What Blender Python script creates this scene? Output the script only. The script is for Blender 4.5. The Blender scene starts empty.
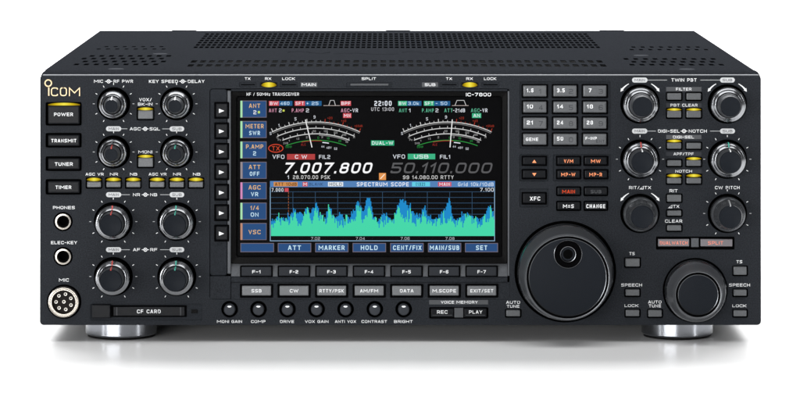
import bpy, bmesh, math, random
from mathutils import Vector
random.seed(7)
S = bpy.context.scene
col = S.collection
# ------------------------------------------------------------------ camera
# view camera with a shifted lens: level, square to the front panel, looking from above
D, FPX, VX, VY, CH = 2.11, 3587.0, 385.0, -172.0, 0.3029
cam = bpy.data.cameras.new('camera'); cam.sensor_fit = 'HORIZONTAL'; cam.sensor_width = 36
cam.lens = FPX/800*36
cam.shift_x = (400-VX)/800; cam.shift_y = -(202-VY)/800
cam.clip_start = 0.05; cam.clip_end = 100
co = bpy.data.objects.new('camera', cam); col.objects.link(co)
co.location = (0, -D, CH); co.rotation_euler = (math.pi/2, 0, 0)
S.camera = co
# ------------------------------------------------------------------ world, lamps, exposure
w = bpy.data.worlds.new('World'); S.world = w; w.use_nodes = True
bg = w.node_tree.nodes['Background']; bg.inputs[0].default_value = (0.95, 0.97, 1, 1); bg.inputs[1].default_value = 0.12
def area(name, loc, target, sx, sy, power, colr=(1, 1, 1)):
    l = bpy.data.lights.new(name, 'AREA'); l.shape = 'RECTANGLE'; l.size = sx; l.size_y = sy; l.energy = power; l.color = colr
    o = bpy.data.objects.new(name, l); col.objects.link(o); o.location = loc
    o.rotation_euler = (Vector(target)-Vector(loc)).to_track_quat('-Z', 'Y').to_euler()
    return o
area('overhead_softbox', (0.0, 1.4, 1.35), (0, 0.0, 0), 2.8, 1.8, 66)
area('boom_softbox', (0.0, -0.75, 1.4), (0, 0, 0.1), 2.0, 0.9, 19)  # added lamp for bright knob tops and key edges
area('backdrop_softbox', (0.0, 1.8, 2.6), (0, 1.9, 0), 4.5, 1.6, 120)  # added lamp that drives the backdrop to white
area('strip_softbox', (-1.7, -1.05, 0.55), (0, 0, 0.1), 0.14, 1.1, 7.0)
area('strip_softbox', (1.7, -1.05, 0.55), (0, 0, 0.1), 0.14, 1.1, 7.0)
area('front_softbox', (-1.5, -3.2, 0.33), (0, 0, 0.06), 2.6, 0.5, 74)  # added low fill to lift the shadow under the case
vs = S.view_settings; vs.view_transform = 'Standard'; vs.look = 'None'; vs.exposure = 0; vs.gamma = 1
S.render.engine = 'CYCLES'
S.render.resolution_x, S.render.resolution_y = 1024, 517

# ------------------------------------------------------------------ materials
def lin(c):
    return tuple(((v/255)/12.92 if v/255 <= .04045 else ((v/255+.055)/1.055)**2.4) for v in c)+(1,)
def mat(name, base, rough=.4, metal=0., spec=.5, bump=0., scale=900., var=0., coat=0.):
    m = bpy.data.materials.new(name); m.use_nodes = True
    nt = m.node_tree; b = nt.nodes['Principled BSDF']
    base = tuple(base)+((1,) if len(base) == 3 else ())
    b.inputs['Base Color'].default_value = base
    b.inputs['Roughness'].default_value = rough; b.inputs['Metallic'].default_value = metal
    b.inputs['Specular IOR Level'].default_value = spec; b.inputs['Coat Weight'].default_value = coat
    if bump or var:
        tc = nt.nodes.new('ShaderNodeTexCoord'); n = nt.nodes.new('ShaderNodeTexNoise')
        n.inputs['Scale'].default_value = scale; n.inputs['Detail'].default_value = 3
        geo = nt.nodes.new('ShaderNodeNewGeometry')
        nt.links.new(geo.outputs['Position'], n.inputs['Vector'])
        if bump:
            bp = nt.nodes.new('ShaderNodeBump'); bp.inputs['Strength'].default_value = bump; bp.inputs['Distance'].default_value = 0.0003
            nt.links.new(n.outputs['Fac'], bp.inputs['Height']); nt.links.new(bp.outputs['Normal'], b.inputs['Normal'])
        if var:
            r = nt.nodes.new('ShaderNodeMapRange'); r.inputs[1].default_value = .3; r.inputs[2].default_value = .7
            r.inputs[3].default_value = 1-var; r.inputs[4].default_value = 1+var
            mx = nt.nodes.new('ShaderNodeVectorMath'); mx.operation = 'SCALE'; mx.inputs[0].default_value = base[:3]
            nt.links.new(n.outputs['Fac'], r.inputs[0]); nt.links.new(r.outputs[0], mx.inputs['Scale'])
            nt.links.new(mx.outputs[0], b.inputs['Base Color'])
    return m
def emis(name, rgb, s=1.):
    m = bpy.data.materials.new(name); m.use_nodes = True; nt = m.node_tree; nt.nodes.clear()
    e = nt.nodes.new('ShaderNodeEmission'); e.inputs[0].default_value = lin(rgb); e.inputs[1].default_value = s
    o = nt.nodes.new('ShaderNodeOutputMaterial'); nt.links.new(e.outputs[0], o.inputs[0]); return m
_em = {}
def E(r, g, b, s=1.):
    k = (r, g, b, s)
    if k not in _em: _em[k] = emis('screen_glow', (r, g, b), s)
    return _em[k]
M = dict(
    panel=mat('panel_paint', (.0160, .0180, .0216), .5, 0, .05, .45, 1500, .38),
    cover=mat('cover_paint', (.0165, .0180, .0212), .65, 0, .0, .4, 1300, .3),
    plate=mat('recess_paint', (.0145, .0166, .0202), .5, 0, .05, .35, 1500, .3),
    tray=mat('tray_paint', (.062, .066, .073), .5, 0, .3, .2, 1600, .15),  # lightened for the light on the F-key slope; also the grey key divider
    trim=mat('trim_aluminium', (.13, .136, .146), .42, 1, .5),  # bright metal standing in for the bevel's highlight
    trim_dull=mat('trim_dull', (.07, .075, .083), .5, .2, .4),
    black=mat('black_plastic', (.0012, .0012, .0014), .6, 0, .01),
    void=mat('interior_black', (.0015, .0015, .0015), .9, 0, .02),
    gloss=mat('black_gloss', (.0024, .0023, .0024), .25, 0, .04),
    screen=mat('screen_black', (.0015, .0015, .0018), .3, 0, .02),
    knobface=mat('knob_face', (.0090, .0108, .0140), .45, 0, .05, .15, 2500, .12),
    knobside=mat('knob_side', (.055, .058, .064), .36, .3, .4),
    ring=mat('gunmetal_ring', (.26, .267, .28), .2, 1, .5),
    dialring=mat('dial_ring', (.125, .131, .142), .33, .65, .4, .08, 2500, .1),
    satin=mat('satin_black_chrome', (.09, .095, .103), .26, .65, .5),
    darkring=mat('dark_chrome', (.11, .115, .122), .22, 1, .5),
    edge=mat('bright_edge', (.15, .156, .165), .35, 1, .5),
    key=mat('key_black', (.0046, .0052, .0066), .28, 0, .1),
    fkey=mat('function_key_black', (.021, .023, .027), .45, 0, .06),
    trimmer=mat('trimmer_cap', (.036, .039, .045), .5, 0, .05),
    gkey=mat('key_grey', (.074, .078, .083), .3, 0, .4, .1, 2500, .15),
    lkey=mat('key_light_grey', (.110, .115, .121), .32, 0, .35, .1, 2500, .12),
    bar=mat('grey_print', (.06, .063, .068), .5, 0, .2),
    faint=mat('faint_print', (.028, .030, .035), .5, 0, .1),
    white=mat('white_ink', (.74, .75, .76), .5),
    pill=mat('pill_ink', (.50, .51, .52), .5),
    dim=mat('grey_ink', (.36, .37, .38), .5),
    dark=mat('dark_ink', (.030, .032, .036), .5, 0, .1),
    orange=mat('orange_ink', (.90, .27, .10), .5),
    salmon=mat('salmon_ink', (.85, .22, .14), .5),
    grey_cap=mat('watch_key', (.13, .12, .13), .4),
    red_ptr=mat('red_pointer', (.55, .07, .06), .4),
    green_ptr=mat('green_pointer', (.06, .42, .32), .4),
    white_ptr=mat('white_pointer', (.80, .81, .82), .4),
    gold=mat('logo_gold', (.78, .58, .34), .4, .2),
    jack=mat('jack_nickel', (.36, .335, .30), .24, 1),
    pin=mat('pin_silver', (.72, .69, .63), .35, .2),
    conn=mat('connector_insert', (.012, .010, .009), .5, 0, .05),
    steel=mat('foot_steel', (.30, .312, .335), .2, 1, .5),
    rubber=mat('foot_rubber', (.006, .006, .006), .6, 0, .1),
    screw=mat('screw_black', (.045, .048, .054), .6, 0, .0),
    amber=E(250, 90, 50, .9),
)
def led_mat():                                           # light bar, hottest over its lamp in the middle
    m = bpy.data.materials.new('led_yellow'); m.use_nodes = True; nt = m.node_tree; nt.nodes.clear()
    tc = nt.nodes.new('ShaderNodeTexCoord'); sp = nt.nodes.new('ShaderNodeSeparateXYZ'); nt.links.new(tc.outputs['Generated'], sp.inputs[0])
    r = nt.nodes.new('ShaderNodeValToRGB'); nt.links.new(sp.outputs[0], r.inputs[0])
    e = r.color_ramp.elements; e[0].position = 0; e[0].color = lin((110, 86, 12)); e[1].position = 1; e[1].color = lin((110, 86, 12))
    for p, c in ((.25, (214, 186, 30)), (.5, (248, 232, 80)), (.75, (214, 186, 30))): q = e.new(p); q.color = lin(c)
    em = nt.nodes.new('ShaderNodeEmission'); nt.links.new(r.outputs[0], em.inputs[0])
    o = nt.nodes.new('ShaderNodeOutputMaterial'); nt.links.new(em.outputs[0], o.inputs[0]); return m
M['led'] = led_mat()
# ------------------------------------------------------------------ helpers
MM = .001
def W(px, py, h=0.):            # pixel on a plane h mm in front of the panel -> world point
    s = FPX/(D-h*MM)
    return Vector(((px-VX)/s, -h*MM, CH-(py-VY)/s))
def Lg(px, h=0.): return px*(D-h*MM)/FPX
wl = {}
def obj(name, me, m, parent=None, loc=(0, 0, 0)):
    o = bpy.data.objects.new(name, me); col.objects.link(o)
    if m is not None and me is not None and not me.materials: me.materials.append(m)
    if m is not None and me.materials[0] != m:
        o.material_slots[0].link = 'OBJECT'; o.material_slots[0].material = m
    loc = Vector(loc); wl[o.name] = loc
    if parent: o.parent = parent; o.location = loc-wl[parent.name]
    else: o.location = loc
    return o
def mesh(verts, faces, smooth=None, name='m'):
    me = bpy.data.meshes.new(name); me.from_pydata(verts, [], faces); me.update()
    if smooth is not None:
        me.polygons.foreach_set('use_smooth', [True]*len(me.polygons)); me.set_sharp_from_angle(angle=math.radians(smooth))
    return me
def rrect(w, h, r, n=4):        # outline, counter-clockwise
    r = min(r, w/2-1e-6, h/2-1e-6); pts = []
    for cx, cy, a0 in ((w/2-r, h/2-r, 0), (-w/2+r, h/2-r, 90), (-w/2+r, -h/2+r, 180), (w/2-r, -h/2+r, 270)):
        for i in range(n+1):
            a = math.radians(a0+90*i/n); pts.append((cx+r*math.cos(a), cy+r*math.sin(a)))
    return pts
def loops(rings, cap0=True, cap1=True, smooth=None):   # rings: lists of 3D points, equal length
    n = len(rings[0]); v = [p for r in rings for p in r]; f = []
    for k in range(len(rings)-1):
        for i in range(n):
            j = (i+1) % n; f.append((k*n+i, k*n+j, (k+1)*n+j, (k+1)*n+i))
    if cap0: f.append(tuple(range(n))[::-1])
    if cap1: f.append(tuple(range((len(rings)-1)*n, len(rings)*n)))
    return mesh(v, f, smooth)
_c = {}
def keymesh(w, h, d, r, ch, back=2.5, dish=0.):        # key cap in mm, chamfered, front towards -Y
    k = ('k', round(w, 2), round(h, 2), d, r, ch, back, dish)
    if k not in _c:
        def ring(ins, y): return [(x*MM, -y*MM, z*MM) for x, z in rrect(w-2*ins, h-2*ins, max(r-ins*.6, .05))]
        rs = [ring(0, -back), ring(0, d-ch), ring(ch*.35, d-ch*.3), ring(ch, d)]
        _c[k] = loops(rs, smooth=12)
    return _c[k]
def lathe(prof, n=64, smooth=28):                       # prof (r,h) mm about Y, front towards -Y
    k = ('l', tuple(prof), n)
    if k not in _c:
        rs = [[(r*MM*math.cos(2*math.pi*i/n), -h*MM, r*MM*math.sin(2*math.pi*i/n)) for i in range(n)] for r, h in prof if r > 0]
        _c[k] = loops(rs, smooth=smooth)
    return _c[k]
def annulus(prof, n=64, smooth=28):                     # closed ring profile
    k = ('a', tuple(prof), n)
    if k not in _c:
        rs = [[(r*MM*math.cos(2*math.pi*i/n), -h*MM, r*MM*math.sin(2*math.pi*i/n)) for i in range(n)] for r, h in prof]
        rs.append(rs[0]); m_ = loops(rs, False, False, None)
        bm = bmesh.new(); bm.from_mesh(m_); bmesh.ops.remove_doubles(bm, verts=bm.verts, dist=1e-7)
        bmesh.ops.recalc_face_normals(bm, faces=bm.faces); bm.to_mesh(m_); bm.free()
        m_.polygons.foreach_set('use_smooth', [True]*len(m_.polygons)); m_.set_sharp_from_angle(angle=math.radians(smooth))
        _c[k] = m_
    return _c[k]
def flat2(polys, thick=0.):                             # polygons in local (x,z) mm facing -Y
    v, f = [], []
    for p in polys:
        b = len(v); v += [(x*MM, 0, z*MM) for x, z in p]; f.append(tuple(range(b, b+len(p))))
    return mesh(v, f)
texts = []
def text(parent, s, x0, x1, cy, hgt, m, h=.06, bold=.018, shear=0., name='legend', fitw=True):
    texts.append((parent, s, x0, x1, cy, hgt, m, h, bold, shear, name, fitw))
holes = []                                              # outlines cut into the panel, in mm about panel centre
PC = W(400.5, 200)
def hole_circle(px, py, rpx, n=48):
    c = W(px, py); r = Lg(rpx)/MM; cx, cz = (c.x-PC.x)/MM, (c.z-PC.z)/MM
    holes.append([(cx+r*math.cos(2*math.pi*i/n), cz+r*math.sin(2*math.pi*i/n)) for i in range(n)])
def hole_rect(x0, y0, x1, y1, rpx=1.):
    a = W(x0, y0); b = W(x1, y1); cx, cz = ((a.x+b.x)/2-PC.x)/MM, ((a.z+b.z)/2-PC.z)/MM
    holes.append([(cx+x, cz+z) for x, z in rrect((b.x-a.x)/MM, (a.z-b.z)/MM, Lg(rpx)/MM, 3)])
def curve_plate(outer, hls, thick, bev):                # flat plate with holes via filled 2D curve (mm) -> verts in metres, XY plane
    cu = bpy.data.curves.new('plate', 'CURVE'); cu.dimensions = '2D'; cu.fill_mode = 'BOTH'
    cu.extrude = (thick/2-bev)*MM; cu.bevel_depth = bev*MM; cu.bevel_resolution = 1; cu.offset = -bev*MM
    for pts in [outer]+hls:
        sp = cu.splines.new('POLY'); sp.points.add(len(pts)-1); sp.use_cyclic_u = True
        for p, (x, y) in zip(sp.points, pts): p.co = (x*MM, y*MM, 0, 1)
    t = bpy.data.objects.new('plate', cu); col.objects.link(t)
    dg = bpy.context.evaluated_depsgraph_get(); me = bpy.data.meshes.new_from_object(t.evaluated_get(dg))
    bpy.data.objects.remove(t); return me
# ------------------------------------------------------------------ setting
fl = []; fx = 6.
prof = [(-6, 0), (1.3, 0)]+[(1.3+1.2*math.sin(math.radians(a)), 1.2-1.2*math.cos(math.radians(a))) for a in range(5, 91, 5)]+[(2.5, 5)]
v = [(x, y, z) for y, z in prof for x in (-fx, fx)]
f = [(2*i, 2*i+1, 2*i+3, 2*i+2) for i in range(len(prof)-1)]
floor = obj('floor', mesh(v, f, 60), mat('white_acrylic', (.90, .90, .90), .22, 0, .05))
floor['kind'] = 'structure'; floor['label'] = 'glossy white studio floor curving up into the backdrop'
# ------------------------------------------------------------------ the radio
radio = bpy.data.objects.new('radio_transceiver', None); col.objects.link(radio); wl[radio.name] = Vector((W(400.5, 0).x, 0, 0))
radio.location = wl[radio.name]; radio.empty_display_size = .05
radio['label'] = 'black tabletop radio transceiver with colour spectrum display, many knobs and one large tuning dial'
radio['category'] = 'radio'
# cabinet -----------------------------------------------------------
ZT = 0.1597; XL, XR = -0.2012, 0.2182; Y0, Y1 = 0.012, 0.424
zb = W(0, 325).z; zt = W(0, 75.2).z; xl = W(40, 0).x; xr = W(761, 0).x
def rr3(x0, x1, z0, z1, r, y, n=4):
    cx, cz = (x0+x1)/2, (z0+z1)/2
    return [(cx+x-wl[radio.name].x, y, cz+z) for x, z in rrect(x1-x0, z1-z0, r, n)]
fr = loops([rr3(xl, xr, zb, zt, .0022, .0019), rr3(xl, xr, zb, zt+.0008, .0026, .0030), rr3(xl+.0002, xr-.0002, zb, ZT, .0030, .0075),
            rr3(xl+.0010, xr-.0010, zb+.0005, ZT+.0002, .0030, .0135)], False, True, smooth=30)
obj('panel_frame', fr, M['cover'], radio, wl[radio.name])
# body box, sides, bottom, back
bx0, bx1 = XL+.0016-wl[radio.name].x, XR-.0016-wl[radio.name].x
def box(x0, x1, y0, y1, z0, z1):
    v = [(x, y, z) for x in (x0, x1) for y in (y0, y1) for z in (z0, z1)]
    return mesh(v, [(0, 1, 3, 2), (4, 6, 7, 5), (0, 4, 5, 1), (2, 3, 7, 6), (0, 2, 6, 4), (1, 5, 7, 3)])
obj('chassis', box(bx0, bx1, .0140, Y1-.003, zb+.0022, ZT-.012), M['void'], radio, wl[radio.name])
obj('bottom_cover', box(bx0, bx1, .0140, Y1, zb+.0006, zb+.0020), M['cover'], radio, wl[radio.name])
obj('rear_panel', box(bx0+.001, bx1-.001, Y1-.0024, Y1-.0004, zb+.003, ZT-.0005), M['panel'], radio, wl[radio.name])
for sx in (0, 1):
    x = (XL, XL+.0014) if sx == 0 else (XR-.0014, XR)
    obj('side_panel', box(x[0]-wl[radio.name].x, x[1]-wl[radio.name].x, .0138, Y1, zb+.001, ZT-.0005), M['cover'], radio, wl[radio.name])
# top cover with real vent holes
def dep(py): return FPX*(CH-ZT)/(py-VY)-D               # metres behind the panel of a point on the cover
def xat(px, py): return (px-VX)*(D+dep(py))/FPX
th = []
def slot(x, y, w_, l_): th.append([(x/MM+a, y/MM+b) for a, b in ((-w_/2+.4, -l_/2), (w_/2-.4, -l_/2), (w_/2, -l_/2+.6), (w_/2, l_/2-.6), (w_/2-.4, l_/2), (-w_/2+.4, l_/2), (-w_/2, l_/2-.6), (-w_/2, -l_/2+.6))])
def field(xa, xb, pys, pitch, w_, l_, stag=True):
    for k, py in enumerate(pys):
        n = int((xb-xa)/pitch)
        for i in range(n+1):
            x = xa+i*pitch+(pitch/2 if stag and k % 2 else 0)
            if x <= xb+.0005: slot(x, dep(py), w_, l_)
field(xat(77, 63.9), xat(164, 63.9), (64.3, 61.4, 58.5, 55.9), .0060, 3.0, 15)
field(xat(100, 48), xat(165, 48), (49.0, 46.6), .0060, 2.6, 10)
field(xat(632, 64.5), xat(723, 64.5), (64.6, 61.7, 58.9), .0060, 3.0, 15)
field(xat(630, 48), xat(704, 48), (49.6, 47.0), .0060, 2.6, 13)
field(xat(191, 65), xat(612, 65), (65.4, 61.4), .00553, 3.4, 22, False)
field(xat(195, 48), xat(601, 48), (47.2, 44.9, 42.6, 40.4, 38.2, 36.1, 34.1), .00365, 2.5, 17, False)
cx0 = wl[radio.name].x
tc = curve_plate([(a/MM, b/MM) for a, b in ((XL, Y0+.0016), (XR, Y0+.0016), (XR, Y1), (XL, Y1))], th, .4, .08)
for vtx in tc.vertices: vtx.co = (vtx.co.x-cx0, vtx.co.y, vtx.co.z+ZT-.0002)
top = obj('top_cover', tc, M['cover'], radio, wl[radio.name])
def zlathe(prof, n=48, smooth=30):
    rs = [[(r*MM*math.cos(2*math.pi*i/n), r*MM*math.sin(2*math.pi*i/n), h*MM) for i in range(n)] for r, h in prof]
    return loops(rs, smooth=smooth)
scm = zlathe([(4.8, -.2), (4.8, .15), (4.2, .4), (2.0, .45), (.6, .45)])
for px, py in ((116, 69.3), (160, 54.2), (641, 55.8), (687, 69.6)):
    obj('screw', scm, M['screw'], top, (xat(px, py), dep(py), ZT))
# shallow embossed ridge across the middle of the cover
def ridge(pts, w_, hh):
    rings = []
    for i, (x, y) in enumerate(pts):
        rings.append([(x, y-w_/2, 0), (x, y-w_/4, hh), (x, y+w_/4, hh), (x, y+w_/2, 0)])
    return loops(rings, smooth=40)
for pa, pb, py, amp in ((288, 330, 52.6, 9), (334, 398, 54.0, 6), (402, 442, 52.6, 8), (446, 492, 51.9, 9)):
    x0_, x1_ = xat(pa, py), xat(pb, py); pts = []
    for i in range(25):
        t = i/24; pts.append(((t-.5)*(x1_-x0_), math.sin(t*math.pi*2)*amp*MM))
    obj('embossed_ridge', ridge(pts, .005, .0005), M['cover'], top, ((x0_+x1_)/2, dep(py), ZT))
for pa, pb in ((172, 196), (386, 410), (600, 624)):
    s_ = (D+Y1)/FPX
    obj('rear_clip', box(-(pb-pa)*s_/2, (pb-pa)*s_/2, -.0028, .001, -.004, .0002), M['black'], radio, (((pa+pb)/2-VX)*s_, Y1+.0032, ZT))
# feet
fp = [(21.3, 10.6), (21.3, 2.2), (20.7, 1.5)]
metal = zlathe([(20.7, 1.6), (21.3, 2.4), (21.3, 10.9)], 96)
rub = zlathe([(18.6, 0.0), (20.0, .25), (20.3, 1.7)], 96)
for px in (118.8, 679.9):
    for y in (.0305, .375):
        x = (px-VX)*(D+.0095)/FPX
        ft = obj('foot', metal, M['steel'], radio, (x, y, 0)); obj('rubber_pad', rub, M['rubber'], ft, (x, y, 0))
# trim strip added for the bevel's shine along the panel's top edge
tl = W(43, 75.2, .3); tr = W(758.5, 75.2, .3)
obj('trim_strip', loops([[(s_*(tr.x-tl.x)/2, -y*MM, z*MM) for y, z in ((.16, -.30), (.20, .0), (-.1, .26), (-.9, .34), (-.9, -.3), (-.3, -.35))] for s_ in (-1, 1)]), M['trim'], radio, ((tl.x+tr.x)/2, -.0003, tl.z))

panel = obj('front_panel', bpy.data.meshes.new('front_panel'), None, radio, PC)
# ------------------------------------------------------------------ keys and buttons
def key(name, x0, y0, x1, y1, m, d=2.0, r=.5, ch=.4, well=1.2, base=-.0, parent=radio, cut=True, wellr=1.2):
    h = base+d; a = W(x0, y0, h); b = W(x1, y1, h); c = ((a.x+b.x)/2, -base*MM, (a.z+b.z)/2)
    o = obj(name, keymesh((b.x-a.x)/MM, (a.z-b.z)/MM, d, r, ch), m, parent, c)
    if cut: hole_rect(x0-well, y0-well, x1+well, y1+well, wellr)
    return o
def bar(x0, y0, x1, y1, m, h=.05, name='printed_bar', parent=None):
    a = W(x0, y0, h); b = W(x1, y1, h); w_, h_ = (b.x-a.x)/MM, (a.z-b.z)/MM
    return obj(name, flat2([[(-w_/2, -h_/2), (w_/2, -h_/2), (w_/2, h_/2), (-w_/2, h_/2)]]), m, parent or panel, ((a.x+b.x)/2, -h*MM, (a.z+b.z)/2))
def lens(x0, y0, x1, y1, parent, h, name='led'):         # lens-shaped lit strip, a shallow bar of real depth
    a = W(x0, y0, h); b = W(x1, y1, h); w_, h_ = (b.x-a.x)/MM, (a.z-b.z)/MM
    n = 10; up = [(-w_/2+w_*i/n, h_*.05+h_*.45*math.sin(math.pi*i/n)**.6) for i in range(n+1)]
    lo = [(w_/2-w_*i/n, -h_*.25-h_*.25*math.sin(math.pi*i/n)) for i in range(n+1)]
    pts = up[::-1]+lo[::-1]
    rings = [[(x*MM, .0006, z*MM) for x, z in pts], [(x*MM, 0, z*MM) for x, z in pts], [(x*.9*MM, -.0003, z*.7*MM) for x, z in pts]]
    o = obj(name, loops(rings, smooth=40), M['led'], parent, ((a.x+b.x)/2, -h*MM, (a.z+b.z)/2)); return o
def gbutton(x0, y0, x1, y1, led=None, m='gkey', d=2.2):
    o = key('push_button', x0, y0, x1, y1, M[m], d, .35, .45, 1.3)
    if led:                                              # cut-out above holds the led bar
        hole_rect(x0-.6, led[0]-.5, x1+.6, led[1]+.9, .8)
        lens(x0-.2, led[0], x1+.2, led[1], o, .3)
    return o
# left column
for nm, y0, y1, t0, t1 in (('POWER', 105.6, 124, 54, 73), ('TRANSMIT', 135, 146, 51.2, 76.3), ('TUNER', 158.4, 169.4, 54.8, 72.8), ('TIMER', 181.2, 193, 55.5, 71.3)):
    hole_rect(45.6, (102.2 if nm == 'POWER' else y0-2), 81.6, y1+1.6, 1.5)
    o = key('push_button', 48, y0, 79.6, y1, M['key'], 2.6, .5, .8, cut=False)
    text(o, nm, t0, t1, (y0+y1)/2+(.2 if nm != 'POWER' else -.4), 3.4, M['white'], 2.66, .03)
    if nm == 'POWER': lens(48, 102.9, 80, 106.2, o, 1.4)
# VOX, MONI
gbutton(138, 110.6, 153, 119, (107.6, 110.2)); gbutton(138.2, 158, 153, 167, (155, 157.6))
for x0, x1 in ((87, 101), (106.3, 120.6), (126.3, 140.3), (150, 164.3), (169.8, 183.8), (189, 203)):
    gbutton(x0, 181.8, x1, 187.4, (177.9, 181.0))
# right columns
for x0, x1 in ((667.2, 681.3), (686.6, 701)):
    gbutton(x0, 93.3, x1, 99.8); gbutton(x0, 111, x1, 117.6, (108.4, 110.6))
    gbutton(x0, 143, x1, 148.8, (139.8, 142.2) if x0 < 670 else None)
    gbutton(x0, 160.3, x1, 166, (157.4, 159.8) if x0 > 670 else None)
    gbutton(x0, 178, x1, 183.6, (174.2, 177))
for y0, y1 in ((194.8, 201.8), (210.6, 215.8), (225.2, 230.8)): gbutton(667.2, y0, 681.3, y1)
for x0, x1, y0, y1 in ((625.4, 639.7, 258.6, 266.6), (625.6, 639.5, 289.6, 295.8), (625.8, 639.3, 310, 316.3), (648.4, 661.8, 310.2, 316.8),
                       (733.6, 746.6, 266.8, 274.9), (733.6, 746.6, 289.8, 295.8), (733.6, 746.6, 310.4, 316.4), (506.3, 520.2, 310.2, 316.4)):
    gbutton(x0, y0, x1, y1)
# keypad
def recess(x0, y0, x1, y1, r=1.5, h=-.8, m='plate', name='recess_plate'):
    hole_rect(x0, y0, x1, y1, r)
    a = W(x0-1, y0-1, h); b = W(x1+1, y1+1, h)
    return obj(name, keymesh((b.x-a.x)/MM, (a.z-b.z)/MM, .5, .1, .02, .6), M[m], radio, ((a.x+b.x)/2, (-h+.5)*MM, (a.z+b.z)/2))
recess(519.8, 81.3, 610.6, 148.8)
pad = [('1.6', '1'), ('3.5', '2'), ('7', '3'), ('10', '4'), ('14', '5'), ('18', '6'), ('21', '7'), ('24', '8'), ('28', '9'), ('GENE', '.'), ('50', '0'), ('F-INP', 'ENT')]
def pocket(x0, y0, x1, y1, h):                           # black plate for the shaded gap round a key, shade put into its colour
    a = W(x0, y0, h); b = W(x1, y1, h)
    return obj('key_gasket', keymesh((b.x-a.x)/MM, (a.z-b.z)/MM, .3, .5, .1, .1), M['black'], radio, ((a.x+b.x)/2, (-h+.3)*MM, (a.z+b.z)/2))
for i, (a_, b_) in enumerate(pad):
    c_, r_ = i % 3, i//3
    x0 = (523.2, 553.4, 583.2)[c_]; y0 = 85.6+16.1*r_
    pocket(x0-1.6, y0-1.5, x0+24.9, y0+12.6, -.5)
    o = key('keypad_key', x0, y0, x0+23.3, y0+11, M['gkey'], 2.6, .35, .9, base=-.8, cut=False)
    h = 1.86; yc = y0+5.0
    if a_ == 'GENE':
        text(o, a_, x0+2.7, x0+15, yc+.4, 3.2, M['white'], h, .035); text(o, b_, x0+17, x0+18.6, yc+.4, 1.6, M['dark'], h)
    elif a_ == 'F-INP':
        text(o, a_, x0+2.3, x0+13.6, yc-.6, 2.9, M['white'], h, .035); text(o, b_, x0+13, x0+21.5, yc+2.4, 2.9, M['dark'], h)
    else:
        w_ = {'7': 2.8, '1.6': 6.6, '3.5': 7.8}.get(a_, 6.2); xs = x0+(5.5 if a_ == '7' else 3.6)
        text(o, a_, xs, xs+w_, yc-.2, 3.9, M['white'], h, .04)
        text(o, b_, x0+15.6, x0+(18 if b_ == '1' else 19.6), yc+.9, 4.8, M['dark'], h, .0)
# arrow, memory keys
recess(519.6, 154.2, 548.6, 181.2); recess(553, 154.2, 611, 181.2); recess(519.6, 188.6, 548.6, 207.3)
def bkey(x0, y0, x1, y1, s, t0, t1, m, hgt=3.5, base=-.8, cut=False):
    if not cut: pocket(x0-1.5, y0-1.4, x1+1.5, y1+1.5, -.5)
    o = key('push_button', x0, y0, x1, y1, M['key'], 2.6, .35, .6, base=base, cut=cut)
    if s: text(o, s, t0, t1, (y0+y1)/2+.3, hgt, m, base+2.66, .03)
    return o
for y0, y1, up in ((157.2, 164.6, 1), (170.4, 178, -1)):
    o = bkey(523, y0, 545.6, y1, None, 0, 0, None); c = W(534.3, (y0+y1)/2+.4, 1.87)
    obj('arrow_mark', flat2([[(-1.25, -.9*up), (1.25, -.9*up), (0, .95*up)][::up]]), M['orange'], o, c)
bkey(557.4, 157.2, 579.8, 164.6, 'V/M', 564, 573.2, M['orange']); bkey(584.8, 157.2, 607, 164.6, 'MW', 591, 600.5, M['orange'])
bkey(557.4, 170.5, 579.8, 178, 'MP-W', 561.2, 575.3, M['orange']); bkey(584.8, 170.5, 607, 178, 'MP-R', 589.3, 602, M['orange'])
bkey(523, 193.4, 545.4, 203.2, 'XFC', 530, 540.2, M['white'], 4)
bkey(557.4, 187.6, 580, 195, 'MAIN', 562.2, 575, M['amber'], 3.6, -.2, True); bkey(584.8, 187.6, 607, 195, 'SUB', 590.7, 601.3, M['bar'], 3.4, -.2, True)
bkey(557.4, 202, 580, 209.8, 'M=S', 563, 573.8, M['white'], 3.6, -.2, True); bkey(584.8, 202, 607, 209.8, 'CHANGE', 586.3, 605.3, M['white'], 3.9, -.2, True)
# dualwatch / split
recess(656, 236.6, 734.6, 249.6, 1.2, -1.5, 'black')
for x0, x1, s, t0, t1 in ((658.2, 689.2, 'DUALWATCH', 660, 687.5), (700.6, 732.4, 'SPLIT', 708, 723.2)):
    o = key('push_button', x0, 239.2, x1, 246.4, M['grey_cap'], 2.4, .25, .3, base=-1.5, cut=False)
    text(o, s, t0, t1, 242.9, 3.4, M['salmon'], .96, .012)
key('key_divider', 691.2, 238.3, 698.8, 247.2, M['tray'], 2.2, .2, .4, base=-1.5, cut=False)
# voice memory
recess(429.2, 307.2, 488.4, 318.6, 1.2, -1.3, 'black')
for x0, x1, s, t0, t1 in ((431, 453.6, 'REC', 437, 447.5), (464.2, 486.6, 'PLAY', 469, 482.2)):
    o = key('push_button', x0, 308.6, x1, 317.2, M['key'], 2.6, .3, .5, base=-1.3, cut=False)
    text(o, s, t0, t1, 312, 3.3, M['white'], 1.36, .025); bar(x0+1.5, 315, x1-1.5, 315.4, M['bar'], 1.35, 'printed_line', o)
key('key_divider', 454.3, 308, 463.4, 317.6, M['bar'], 2.0, .2, .3, base=-1.3, cut=False)
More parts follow.
